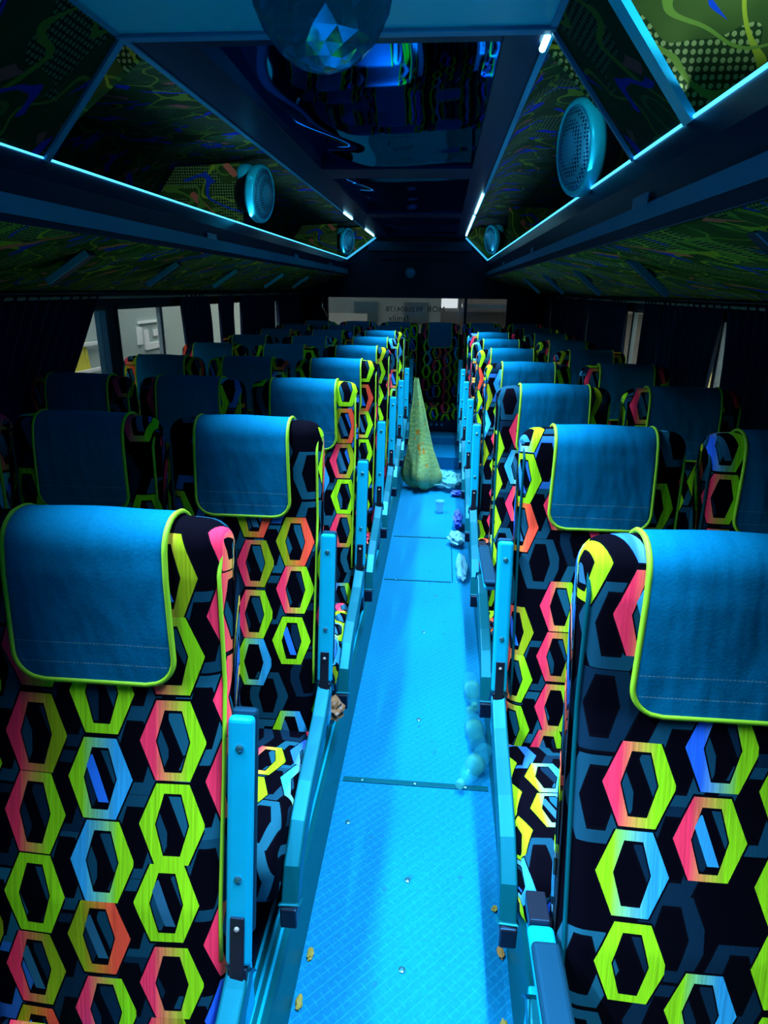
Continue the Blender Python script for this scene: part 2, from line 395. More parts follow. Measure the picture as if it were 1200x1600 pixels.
# rear wall with window
RX0, RX1, RZ0, RZ1 = -1.28, 0.70, 1.02, 1.425
b = MB()
b.box(XL, RX0, Y1, Y1 + .05, 0, 2.15); b.box(RX1, XR, Y1, Y1 + .05, 0, 2.15)
b.box(RX0, RX1, Y1, Y1 + .05, 0, RZ0); b.box(RX0, RX1, Y1, Y1 + .05, RZ1, 2.15)
struct(b.build('wall_rear', SKIN), 'dark rear wall above and below the back window', 'wall')
r = empty('window_%d' % WN[0], (RX0, Y1 + .025, RZ0)); WN[0] += 1
struct(r, 'wide tinted rear window with mirrored lettering', 'window')
L, H = RX1 - RX0, RZ1 - RZ0
f = MB(); f.box(0, L, -.03, .03, 0, .02); f.box(0, L, -.03, .03, H - .02, H); f.box(0, .025, -.03, .03, 0, H); f.box(L - .025, L, -.03, .03, 0, H)
f.build('window_frame', BLACK, r, bevel=.003)
f = MB(); f.box(1.505, 1.535, -.02, .02, .02, H - .02); f.build('sash_bar', BLACK, r, bevel=.003)
tg = NT('rear_tinted_glass'); tg.b.inputs['Alpha'].default_value = 0.52
RGL = tg.out((0.03, 0.10, 0.12), 0.08, 0.0, 0.5)
g = MB(); g.box(.02, L - .02, -.003, .003, .02, H - .02); g.build('window_pane', RGL, r)
LETTER = plain('window_lettering', (0.005, 0.02, 0.03), 0.6)
def letters(txt, size, loc, rot, mat, name='lettering', parent=None, mirror=False, ext=0.001):
    cu = bpy.data.curves.new('txt', 'FONT'); cu.body = txt; cu.size = size; cu.extrude = ext; cu.align_x = 'CENTER'; cu.space_character = 1.1
    to = bpy.data.objects.new('tmp', cu); COL.objects.link(to)
    dg = bpy.context.evaluated_depsgraph_get(); dg.update()
    me = bpy.data.meshes.new_from_object(to.evaluated_get(dg)); bpy.data.objects.remove(to)
    me.materials.clear(); me.materials.append(mat)
    if mirror:
        for v in me.vertices: v.co.x *= -1
        me.flip_normals()
    o = bpy.data.objects.new(name, me); COL.objects.link(o); o.location = loc; o.rotation_euler = rot
    if parent: o.parent = parent
    return o
letters('MOB', .085, (1.205, -.006, .245), (PI / 2, 0, 0), LETTER, 'lettering', r, True)
letters('9025604178', .074, (.86, -.006, .245), (PI / 2, 0, 0), LETTER, 'lettering', r, True)
letters('family', .085, (.80, -.006, .145), (PI / 2, 0, 0), LETTER, 'lettering', r, True)

# ceiling
b = MB(); b.box(XL - .05, XR + .05, Y0, Y1 + .05, 2.16, 2.20)
struct(b.build('ceiling', NAVYD), 'dark roof above the luggage racks', 'ceiling')
b = MB(); b.box(CL, CR, Y0, 1.60, CZ, CZ + .03); struct(b.build('trim_11', TEAL, bevel=.003), 'smooth teal ceiling board at the front', 'ceiling board')
b = MB(); b.box(CL - .01, CR + .01, 1.59, 1.62, CZ - .008, CZ + .03); struct(b.build('trim_12', STRIPE, bevel=.003), 'slim blue strip edging the front ceiling board', 'ceiling strip')
# dark frame and mirror panels
b = MB(); b.box(CL, -0.575, 1.62, Y1, CZ, CZ + .06); b.box(0.105, CR, 1.62, Y1, CZ, CZ + .06)
for (a, c) in ((1.62, 1.68), (3.24, 3.50), (5.05, 5.30), (6.9, Y1)): b.box(-0.575, 0.105, a, c, CZ, CZ + .05)
struct(b.build('trim_13', NAVY, bevel=.003), 'dark blue frame around the ceiling mirror panels', 'ceiling frame')
for n, (a, c) in enumerate(((1.68, 3.24), (3.50, 5.05), (5.30, 6.9))):
    b = MB(); vs = []; fs = []; nx_, ny_ = 30, 60
    for j in range(ny_ + 1):
        for i in range(nx_ + 1):
            f, g = i / nx_, j / ny_; y = a + (c - a) * g
            xk = .20 + .045 * math.sin(y * 4.6 + .4); dd = .69 * f - xk; kn = .03
            lift = (.165 + .02 * math.sin(y * 7)) * .5 * (math.sqrt(dd * dd + kn * kn) - dd)
            vs.append((-0.58 + .69 * f, y, CZ + .006 + lift + .0012 * math.sin(y * 11 + 3 * f)))
    for j in range(ny_):
        for i in range(nx_): q = j * (nx_ + 1) + i; fs.append((q, q + nx_ + 1, q + nx_ + 2, q + 1))
    b.add(vs, fs)
    struct(b.build('trim_%d' % (14 + n), MM, smooth=True), 'dark mirrored ceiling panel reflecting seats and floor', 'mirror panel')

# ------------------------------------------------------------------ luggage racks
def rack(side):
    s = -1 if side == 'left' else 1
    lip, ce, wallx = (LIPL, CL, XL) if s < 0 else (LIPR, CR, XR)
    z_lip = 1.79 if s < 0 else 1.785
    r = empty('luggage_rack', (0, 0, 0))
    tag(r, 'open overhead luggage rack with blue lit rail along the %s wall' % side, 'luggage rack', 'overhead luggage racks')
    # liner: upholstery up from the ceiling edge over to the wall
    lin = [(ce, CZ + .005), (ce + s * .05, CZ + .07), (ce + s * .14, CZ + .11), (wallx - s * .20, CZ + .08), (wallx - s * .07, CZ + .0), (wallx - s * .02, 1.86), (wallx - s * .012, 1.64)]
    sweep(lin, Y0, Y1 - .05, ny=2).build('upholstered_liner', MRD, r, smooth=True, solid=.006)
    zb = 1.626 if s < 0 else 1.61
    # shelf
    q = prism([(lip + s * .01, z_lip - .10), (wallx - s * .01, z_lip - .14), (wallx - s * .01, z_lip - .155), (lip + s * .01, z_lip - .115)], Y0, Y1 - .05)
    q.build('shelf', NAVYD, r)
    # fascia: lip, dark band, stripe, dark band
    z1, z2 = (1.688, 1.644) if s < 0 else (1.668, 1.637)
    q = prism([(lip, z_lip), (lip + s * .012, z_lip), (lip + s * .03, zb), (lip - s * .0, zb), (lip - s * .014, (z1 + z_lip) / 2)], Y0, Y1 - .05)
    q.build('fascia', NAVY, r, bevel=.002)
    q = prism([(lip - s * .012, z1), (lip - s * .006, z2), (lip + s * .006, z2), (lip + s * .006, z1)], Y0, Y1 - .05)
    q.build('fascia_stripe', STRIPE, r)
    for yy in ((2.9, 4.6, 6.0) if s < 0 else (1.55, 3.4, 5.0)):
        q = MB(); q.box(lip - s * .016 - .001, lip - s * .016 + .001, yy, yy + .12, z1 - .004, z1 + .02); q.build('label_plate', STRIPE, r)
    q = MB(); q.tube([(lip - s * .001, Y0, z_lip + .003), (lip - s * .001, Y1 - .08, z_lip + .003)], .0036, 6)
    q.build('led_rail', LEDLIP, r, smooth=True)
    # underside upholstery
    n = 8; pts = []
    for i in range(n + 1):
        f = i / n; pts.append((lip + s * .005 + (wallx - lip - s * .01) * f, zb - (zb - 1.462) * (f ** 1.15) - .012 * math.sin(PI * f)))
    sweep(pts, Y0, Y1 - .05, ny=2).build('underside_panel', MRU, r, smooth=True, solid=.006)
    q = MB(); q.tube([(wallx - s * .02, Y0, 1.455), (wallx - s * .02, Y1 - .05, 1.455)], .012, 8); q.build('lower_bead', BLACK, r, smooth=True)
    # ceiling-edge LED channel, broken in lengths
    q = MB(); q.box(min(ce - s * .004, ce + s * .012), max(ce - s * .004, ce + s * .012), Y0, Y1 - .05, CZ - .004, CZ + .006); q.build('edge_channel', STRIPE, r)
    segs = ((6.2, 6.9), (4.9, 5.3)) if s < 0 else ((1.63, 1.70), (4.0, 4.9), (5.1, 6.8))
    for (a, c) in segs:
        q = MB(); q.tube([(ce - s * .004, a, CZ - .008), (ce - s * .004, c, CZ - .008)], .008, 8); q.build('led_tube', LED, r, smooth=True)
    # cabinet box closing the rack near the front, with pale edge bars
    top = (ce + s * .005, CZ - .002); lipp = (lip, z_lip)
    def opening(yt, yl, w, mat, nm):
        v = [Vector((top[0], yt, top[1])), Vector((lipp[0], yl, lipp[1]))]
        d = (v[1] - v[0]).normalized(); yv = Vector((0, 1, 0)); nn = d.cross(yv).normalized()
        q = MB(); vs = []
        for p in v:
            for (a, c) in ((-w, -.006), (w, -.006), (w, .006), (-w, .006)): vs.append(p + yv * a + nn * c)
        q.add(vs, [(0, 1, 2, 3), (7, 6, 5, 4), (0, 4, 5, 1), (1, 5, 6, 2), (2, 6, 7, 3), (3, 7, 4, 0)])
        q.build(nm, mat, r)
    ya, yb = 1.31, 1.45
    opening(1.27 if s > 0 else 1.22, 1.40, .022, SPK, 'edge_bar')
    opening(1.61, 1.77, .012 if s < 0 else .006, STRIPE, 'edge_bar')
    # closed face between the bars
    q = MB()
    vs = [(top[0] + s * .006, 1.27, top[1]), (lipp[0] + s * .006, 1.40, lipp[1]), (lipp[0] + s * .006, 1.77, lipp[1]), (top[0] + s * .006, 1.61, top[1])]
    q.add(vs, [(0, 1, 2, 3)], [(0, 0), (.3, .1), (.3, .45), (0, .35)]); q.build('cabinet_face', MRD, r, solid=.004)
    def bulkhead(y, x_in, nm='bulkhead', t=.02):
        poly = [(x_in, z_lip - .10), (x_in, CZ + (.0 if abs(x_in - ce) < .05 else .09)), (wallx - s * .2, CZ + .07), (wallx - s * .03, 1.86), (wallx - s * .02, 1.62)]
        prism(poly, y, y + t).build(nm, MR, r)
    # front side of cabinet follows the slanted opening
    poly = [(lip + s * .004, z_lip - .1), (lip + s * .004, z_lip), (ce + s * .01, CZ), (ce + s * .1, CZ + .1), (wallx - s * .2, CZ + .07), (wallx - s * .03, 1.86), (wallx - s * .02, 1.62)]
    prism(poly, 1.40, 1.42).build('bulkhead', MR, r)
    prism(poly, 1.72, 1.74).build('bulkhead', MR, r)
    if s < 0:
        bulkhead(3.60, -1.06); bulkhead(6.75, -1.06)
    else:
        bulkhead(2.42, .47); bulkhead(5.4, .47)
    # end trim bars at the back, bright by their own emission
    opening(7.2, 7.2, .035, ENDTRIM, 'end_bar')
    prism(poly, 7.2, 7.23).build('bulkhead', MR, r)
    return r
ENDTRIM = emit('glowing_end_trim', (0.05, 0.55, 1.0), 0.9)
rackL = rack('left'); rackR = rack('right')

# speakers on the racks
GR = NT('speaker_grille'); o_ = GR.obj()
vo = GR.n('ShaderNodeTexVoronoi'); GR.put(vo.inputs['Vector'], o_); vo.inputs['Scale'].default_value = 95; vo.inputs['Randomness'].default_value = 0.1
GRM = GR.out(GR.mix(GR.ma('LESS_THAN', vo.outputs[0], 0.38), (0.03, 0.36, 0.58), (0.005, 0.04, 0.10)), 0.35, 0.2)
def speaker(loc, yawd, label, sc_=1.0, xs=1.0):
    r = empty('speaker', loc); tag(r, label, 'speaker', 'round speakers in the luggage racks')
    # local +Z is the face direction
    R_, W_ = 0.135, 0.098
    k = W_ / R_
    b = MB(); b.lathe([(R_ * .90, -.05), (R_, -.03), (R_, -.004), (R_ * .97, .006), (R_ * .90, .010), (R_ * .86, .004)], 40, None, k, 1)
    b.build('rim', SPK, r, smooth=True)
    b = MB(); b.lathe([(R_ * .86, .0), (R_ * .86, .006), (R_ * .6, .018), (R_ * .3, .026), (.001, .028)], 40, None, k, 1)
    b.build('grille', GRM, r, smooth=True)
    b = MB(); b.lathe([(R_ * .5, -.14), (R_ * .62, -.12), (R_ * .86, -.05), (R_ * .86, -.02)], 32, None, k, 1)
    b.build('housing', BLACK, r, smooth=True)
    b = MB(); m = Matrix.Translation((0, R_ * .72, -.085)) @ Matrix.Rotation(PI / 2, 4, 'X')
    b.lathe([(.045, -.03), (.05, -.02), (.05, .02), (.045, .03)], 24, Matrix.Translation((0, R_ * .62, -.10))); b.build('mount', SPK, r, smooth=True)
    b = MB(); b.lathe([(.024, -.03), (.026, 0.01), (.018, .045), (.012, .05)], 16, Matrix.Translation((-.04, R_ * .45, -.02)) @ Matrix.Rotation(-PI / 2, 4, 'Y')); b.build('knob', SPK, r, smooth=True)
    r.scale = (sc_,) * 3
    # build orientation: face normal horizontal, rotated by yawd from -Y
    nx, ny = math.sin(math.radians(yawd)), -math.cos(math.radians(yawd))
    Z = Vector((nx, ny, -.10)).normalized(); Yv = Vector((0, 0, 1)); Yv = (Yv - Z * Yv.dot(Z)).normalized(); X = Yv.cross(Z)
    r.rotation_euler = Matrix((X, Yv, Z)).transposed().to_euler()
    return r
speaker((-0.93, 3.53, 1.935), 70, 'oval blue lit speaker in the left rack beside the green patterned bulkhead')
speaker((0.385, 2.27, 1.90), -66, 'large oval speaker in the right rack, nearest of all speakers')
speaker((-0.95, 6.75, 1.93), 55, 'small far speaker at the back end of the left rack', .9)
speaker((0.40, 6.3, 1.92), -55, 'small far speaker at the back end of the right rack', .9)

# reading-light consoles beneath the racks
def console(side, y, x, label):
    s = -1 if side == 'left' else 1
    lip, wallx, zb = (LIPL, XL, 1.626) if s < 0 else (LIPR, XR, 1.61)
    f = abs((x - lip) / (wallx - lip)); z = zb - (zb - 1.462) * (f ** 1.15) - .012 * math.sin(PI * f)
    r = empty('rack_louvre', (x, y, z - .036)); ang = math.radians(33 if s < 0 else -40); r.rotation_euler = (0, -ang, math.radians(-8 * s))
    tag(r, label, 'air louvre', 'hanging louvres under the %s rack' % side)
    b = MB(); b.box(-.085, .085, -.028, .028, -.008, .008); b.build('flap', NAVY, r, bevel=.004)
    b = MB(); b.box(-.082, .082, -.035, -.027, -.009, .012); b.build('lit_edge', SPK if s < 0 else STRIPE, r, bevel=.002)
    b = MB(); b.box(-.02, .02, -.012, .012, .006, .022); b.build('hinge', GREY, r)
words = ['nearest', 'second', 'third', 'fourth', 'fifth', 'sixth', 'seventh']
for k, (y, x) in enumerate(((2.12, -1.20), (2.88, -1.21), (3.75, -1.22), (4.8, -1.21), (5.7, -1.21))):
    console('left', y, x, 'slanted blue edged louvre hanging under the left rack, %s from the camera' % words[k])
for k, (y, x) in enumerate(((1.27, .60), (2.2, .63), (3.15, .64), (4.1, .64), (5.1, .64))):
    console('right', y, x, 'slanted dark blue louvre hanging under the right rack, %s from the camera' % words[k])

# crystal dome lamp on the front ceiling
def dome():
    r = empty('ceiling_lamp', (-.156, .90, CZ)); tag(r, 'faceted glass dome lamp hanging from the front ceiling', 'ceiling lamp')
    b = MB(); b.lathe([(.078, -.15), (.084, -.14), (.084, -.05), (.07, -.02), (.07, 0)], 32); b.build('lamp_base', NAVYD, r, smooth=True)
    b = MB(); prof = []
    for i in range(9):
        a = i / 8 * PI / 2; prof.append((.086 * math.cos(a) + .0008, -.165 - .102 * math.sin(a)))
    prof = [(.080, -.145)] + prof
    vs = []; fs = []; n = 14
    for i, (rr, z) in enumerate(prof):
        for k in range(n):
            a = 2 * PI * (k + .5 * (i % 2)) / n; vs.append((rr * math.cos(a), rr * math.sin(a), z))
    for i in range(len(prof) - 1):
        for k in range(n):
            a, c = i * n + k, i * n + (k + 1) % n; d, e = (i + 1) * n + k, (i + 1) * n + (k + 1) % n
            fs += [(a, c, d), (c, e, d)] if i % 2 == 0 else [(a, e, d), (a, c, e)]
    b.add(vs, fs)
    t = NT('crystal_glass'); t.b.inputs['Alpha'].default_value = .75
    b.build('crystal_dome', t.out((0.01, 0.40, 0.62), .07, .6, 1.0), r)
    for k in range(5):
        a = 2 * PI * k / 5; b = MB(); b.lathe([(.008, -.175), (.010, -.165), (.010, -.15)], 10, Matrix.Translation((.045 * math.cos(a), .045 * math.sin(a), 0)))
        b.build('led', SPK, r)
dome()

# rear bulkhead furniture
r = empty('display_panel', (-.25, Y1 - .01, 1.90)); tag(r, 'dark panel with a shelf line and faint display above the rear window', 'display panel')
b = MB(); b.box(-.56, .52, -.05, .0, -.03, .07); b.build('housing', NAVYD, r, bevel=.006)
b = MB(); b.box(-.30, .28, -.056, -.049, -.012, .035); b.build('screen', BLACK, r)
b = MB(); b.box(-.44, .42, -.10, -.05, -.10, -.088); b.build('ledge', NAVY, r, bevel=.002)
r = empty('wall_fan', (-.36, Y1 - .02, 1.66)); tag(r, 'round dark fan with curved guard above the rear window', 'fan')
b = MB()
for rr in (.16, .12, .07):
    b.tube([(rr * math.cos(a * PI / 16), -.06 + .02 * (rr < .1), rr * math.sin(a * PI / 16)) for a in range(33)], .004, 6, False)
b.build('guard', NAVY, r, smooth=True)
b = MB(); b.lathe([(.05, -.06), (.055, -.02), (.055, .03), (.02, .05)], 20, Matrix.Rotation(PI / 2, 4, 'X')); b.build('hub', STRIPE, r, smooth=True)
b = MB(); vs = []; fs = []; uv = []
nx, nz = 40, 12
for i in range(nx + 1):
    for j in range(nz + 1):
        u, v = i / nx, j / nz; x = -.86 + 1.22 * u; sag = .33 + .10 * math.sin(PI * u)
        z = 1.80 - sag * v; y = Y1 - .03 - .02 * math.sin(u * 9 + v * 14) - .01
        vs.append((x, y, z)); uv.append((u, v))
for i in range(nx):
    for j in range(nz): a = i * (nz + 1) + j; fs.append((a, a + 1, a + nz + 2, a + nz + 1))
b = None

# ------------------------------------------------------------------ curtains
def curtain(x, s, yt0, yt1, yb0, yb1, label, zt=1.445, zb=.80):
    b = MB(); vs = []; fs = []; uv = []
    L = max(yt1 - yt0, yb1 - yb0); n = max(10, int(L / .012)); m = 14
    waves = max(2, L / .075)
    for i in range(n + 1):
        f = i / n
        for j in range(m + 1):
            g = j / m; z = zt + (zb - zt) * g
            y = (yt0 + (yt1 - yt0) * f) * (1 - g) + (yb0 + (yb1 - yb0) * f) * g
            dx = .014 * math.sin(f * waves * 2 * PI + .6 * math.sin(5 * g)) + .005 * math.sin(f * waves * 4.3 * PI + 2)
            vs.append((x - s * (.035 + dx), y, z)); uv.append((y, z))
    for i in range(n):
        for j in range(m): a = i * (m + 1) + j; fs.append((a, a + 1, a + m + 2, a + m + 1))
    b.add(vs, fs, uv)
    return tag(b.build('curtain', CURT, smooth=True, solid=.002), label, 'curtain', 'navy window curtains')
curtain(XL, -1, .6, 2.97, .6, 2.36, 'long navy curtain on the left wall, nearest the camera')
curtain(XL, -1, 3.90, 4.42, 3.99, 4.46, 'navy curtain on the left wall, behind the first uncovered window')
curtain(XL, -1, 4.60, 4.93, 4.64, 4.80, 'narrow navy curtain on the left wall between two light gaps')
curtain(XL, -1, 5.12, 6.15, 5.06, 6.12, 'navy curtain on the left wall, second last before the rear')
curtain(XL, -1, 6.28, 7.2, 6.36, 7.2, 'navy curtain on the left wall in the rear corner')
curtain(XR, 1, .6, 2.685, .6, 2.60, 'navy curtain on the right wall, nearest the camera')
curtain(XR, 1, 2.69, 3.41, 2.81, 3.38, 'navy curtain on the right wall, behind the pointed yellow gap')
curtain(XR, 1, 3.46, 3.74, 3.40, 3.76, 'navy curtain on the right wall, before the uncovered window post')
curtain(XR, 1, 4.10, 5.08, 4.06, 5.04, 'navy curtain on the right wall, behind the uncovered window post')
curtain(XR, 1, 5.12, 5.92, 5.16, 5.95, 'navy curtain on the right wall, second last before the rear')
curtain(XR, 1, 6.02, 6.80, 5.97, 6.83, 'navy curtain on the right wall beside the last seat rows')
curtain(XR, 1, 6.88, 7.2, 6.84, 7.2, 'narrow navy curtain in the right rear corner')
for s, x, nm in ((-1, XL, 'left'), (1, XR, 'right')):
    b = MB(); b.tube([(x - s * .04, .6, 1.438), (x - s * .04, 7.2, 1.438)], .007, 8)
    tag(b.build('curtain_rail', GREY, smooth=True), 'thin metal curtain rail along the %s wall' % nm, 'curtain rail')
    if s < 0:
        b = MB(); b.tube([(x + .09, 7.15, 1.43), (x + .09, 7.15, 1.15)], .012, 8)
b = MB(); b.tube([(RX0 - .04, Y1 - .05, 1.46), (RX0 - .03, Y1 - .06, 1.30), (RX0 + .03, Y1 - .05, 1.18)], .012, 8)
CHROME = plain('chrome', (.6, .65, .65), .15, 1.0, .02)
tag(b.build('grab_rail', CHROME, smooth=True), 'short bright chrome rail at the left edge of the rear window', 'grab rail')

# ------------------------------------------------------------------ seats
W = 0.198
def outline(pts, r_list, seg=6):
    """rounded closed polygon in (y,z)"""
    out = []; n = len(pts)
    for i in range(n):
        p = Vector(pts[i]); a = Vector(pts[i - 1]); c = Vector(pts[(i + 1) % n]); r = r_list[i]
        da = (a - p); dc = (c - p); da.normalize(); dc.normalize()
        ang = da.angle(dc); tl = min(r / math.tan(ang / 2), (a - p).length * .49, (c - p).length * .49); rr = tl * math.tan(ang / 2)
        s0 = p + da * tl; s1 = p + dc * tl; ctr = p + (da + dc).normalized() * (rr / math.sin(ang / 2))
        a0 = s0 - ctr; a1 = s1 - ctr
        for k in range(seg + 1):
            t = k / seg; v = a0.normalized().slerp(a1.normalized(), t) * rr if a0.length > 1e-6 else a0
            out.append(ctr + v)
    return out
def densify(P, step):
    o = []
    for i, p in enumerate(P):
        q = P[(i + 1) % len(P)]; n = max(1, int((q - p).length / step))
        for k in range(n): o.append(p.lerp(q, k / n))
    return o
def cushion_mesh(P, hw, r, name, mat, parent, seg=7, nmid=10, bulge=0.0):
    """profile P (y,z), counter-clockwise seen from +x, swept in x with rounded ends"""
    n = len(P); nor = []
    area = sum(P[i][0] * P[(i + 1) % n][1] - P[(i + 1) % n][0] * P[i][1] for i in range(n))
    sg = 1 if area > 0 else -1
    for i in range(n):
        d = (P[(i + 1) % n] - P[i - 1]).normalized(); nor.append(Vector((d[1], -d[0])) * sg)
    S = [0]
    for i in range(1, n): S.append(S[-1] + (P[i] - P[i - 1]).length)
    sec = []
    for k in range(seg + 1):
        a = PI / 2 * (1 - k / seg); sec.append((-(hw - r) - r * math.sin(a), r * (1 - math.cos(a)), -(hw - r) - r * a))
    for k in range(1, nmid): x = -(hw - r) + 2 * (hw - r) * k / nmid; sec.append((x, -bulge * math.cos(PI * x / (2 * (hw - r))), x))
    for k in range(seg + 1):
        a = PI / 2 * k / seg; sec.append((hw - r + r * math.sin(a), r * (1 - math.cos(a)), hw - r + r * a))
    vs = []; uv = []; fs = []
    for (x, ins, u) in sec:
        for i in range(n + 1):
            p = P[i % n] - nor[i % n] * ins; vs.append((x, p[0], p[1])); uv.append((u, S[i] if i < n else S[-1] + (P[0] - P[-1]).length))
    m = n + 1
    for a in range(len(sec) - 1):
        for i in range(n): fs.append((a * m + i, (a + 1) * m + i, (a + 1) * m + i + 1, a * m + i + 1) if sg > 0 else (a * m + i, a * m + i + 1, (a + 1) * m + i + 1, (a + 1) * m + i))
    fs.append(tuple(range(n))); e = (len(sec) - 1) * m; fs.append(tuple(range(e, e + n)))
    # cap uv approx
    b = MB(); b.add(vs, fs, uv); o = b.build(name, mat, parent, smooth=True)
    me = o.data; bm = bmesh.new(); bm.from_mesh(me); bmesh.ops.remove_doubles(bm, verts=bm.verts, dist=1e-5) if False else None
    bmesh.ops.recalc_face_normals(bm, faces=bm.faces); bm.to_mesh(me); bm.free()
    return o
# seatback side profile (y,z): bottom front -> top front -> top back -> bottom back
BP = [(-.205, .33), (-.155, .60), (-.095, .80), (-.062, .93), (-.052, 1.10), (-.040, 1.172), (.045, 1.168), (.052, 1.05), (.0, .80), (-.095, .33)]
BRr = [.02, .2, .2, .12, .1, .045, .045, .1, .2, .02]
BACK = densify(outline(BP, BRr), .018)
CP = [(-.64, .30), (-.655, .42), (-.58, .455), (-.36, .415), (-.165, .375), (-.15, .30)]
CRr = [.03, .05, .06, .3, .02, .02]
CUSH = densify(outline(CP, CRr), .02)

def side_bar(r, s):
    """curved steel side bar from armrest pivot to the front of the cushion"""
    path = [(-.165, .505), (-.19, .49), (-.25, .46), (-.33, .435), (-.42, .41), (-.50, .38), (-.565, .335), (-.60, .275)]
    b = MB(); vs = []; fs = []; x0, x1 = s * .203, s * .238
    hh = [.022, .024, .026, .028, .030, .030, .028, .022]
    for i, (y, z) in enumerate(path):
        a = path[max(0, i - 1)]; c = path[min(len(path) - 1, i + 1)]; d = Vector((c[0] - a[0], c[1] - a[1])).normalized(); n = Vector((-d[1], d[0]))
        for (xx, k) in ((x0, 1), (x1, .8), (x1, -.8), (x0, -1)): vs.append((xx, y + n[0] * hh[i] * k, z + n[1] * hh[i] * k))
    for i in range(len(path) - 1):
        for k in range(4): fs.append((i * 4 + k, i * 4 + (k + 1) % 4, (i + 1) * 4 + (k + 1) % 4, (i + 1) * 4 + k))
    fs += [(0, 1, 2, 3), (31, 30, 29, 28)]; b.add(vs, fs)
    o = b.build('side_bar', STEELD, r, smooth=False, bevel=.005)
    b = MB(); b.box(min(x0, x1), max(x0, x1), -.63, -.585, .235, .285); b.build('end_cap', BLACK, o, bevel=.004)
def armrest(r, s, down=False):
    """folded up beside the backrest (or down, with the pad on top)"""
    a = empty('armrest'); a.parent = r
    piv = Vector((s * .221, -.168, .545)); a.location = piv
    # local: arm runs along +Z when raised; underside faces -Y
    b = MB(); L = .365
    b.box(-.0195, .0195, -.010, .008, -.02, L); o = b.build('arm_channel', STEEL, a, bevel=.008)
    for z in (.12, L - .045):
        q = MB(); q.lathe([(.006, .0), (.006, .002), (.003, .0035)], 10, Matrix.Translation((0, -.010, z)) @ Matrix.Rotation(PI / 2, 4, 'X')); q.build('screw', SCREW, o)
    b = MB(); b.box(-.0205, .0205, .008, .024, .02, L + .006); b.build('arm_pad', PAD, a, bevel=.009)
    b = MB(); b.box(-.011, .011, -.014, -.009, -.05, .062); b.box(-.015, .015, -.012, .012, -.075, -.02)
    q = b.build('hinge_bracket', BLACK, a, bevel=.004)
    q2 = MB(); q2.lathe([(.004, .0), (.004, .002), (.002, .0035)], 8, Matrix.Translation((0, -.014, .045)) @ Matrix.Rotation(PI / 2, 4, 'X')); q2.build('screw', GREY, q)
    a.rotation_euler = (math.radians(86) if down else math.radians(-14), 0, 0)
    if down: a.location = (s * .221, -.15, .60)
    # upright carrying the hinge
    b = MB(); b.box(min(s * .212, s * .232), max(s * .212, s * .232), -.19, -.145, .40, .50); b.build('hinge_post', STEEL, r, bevel=.004)
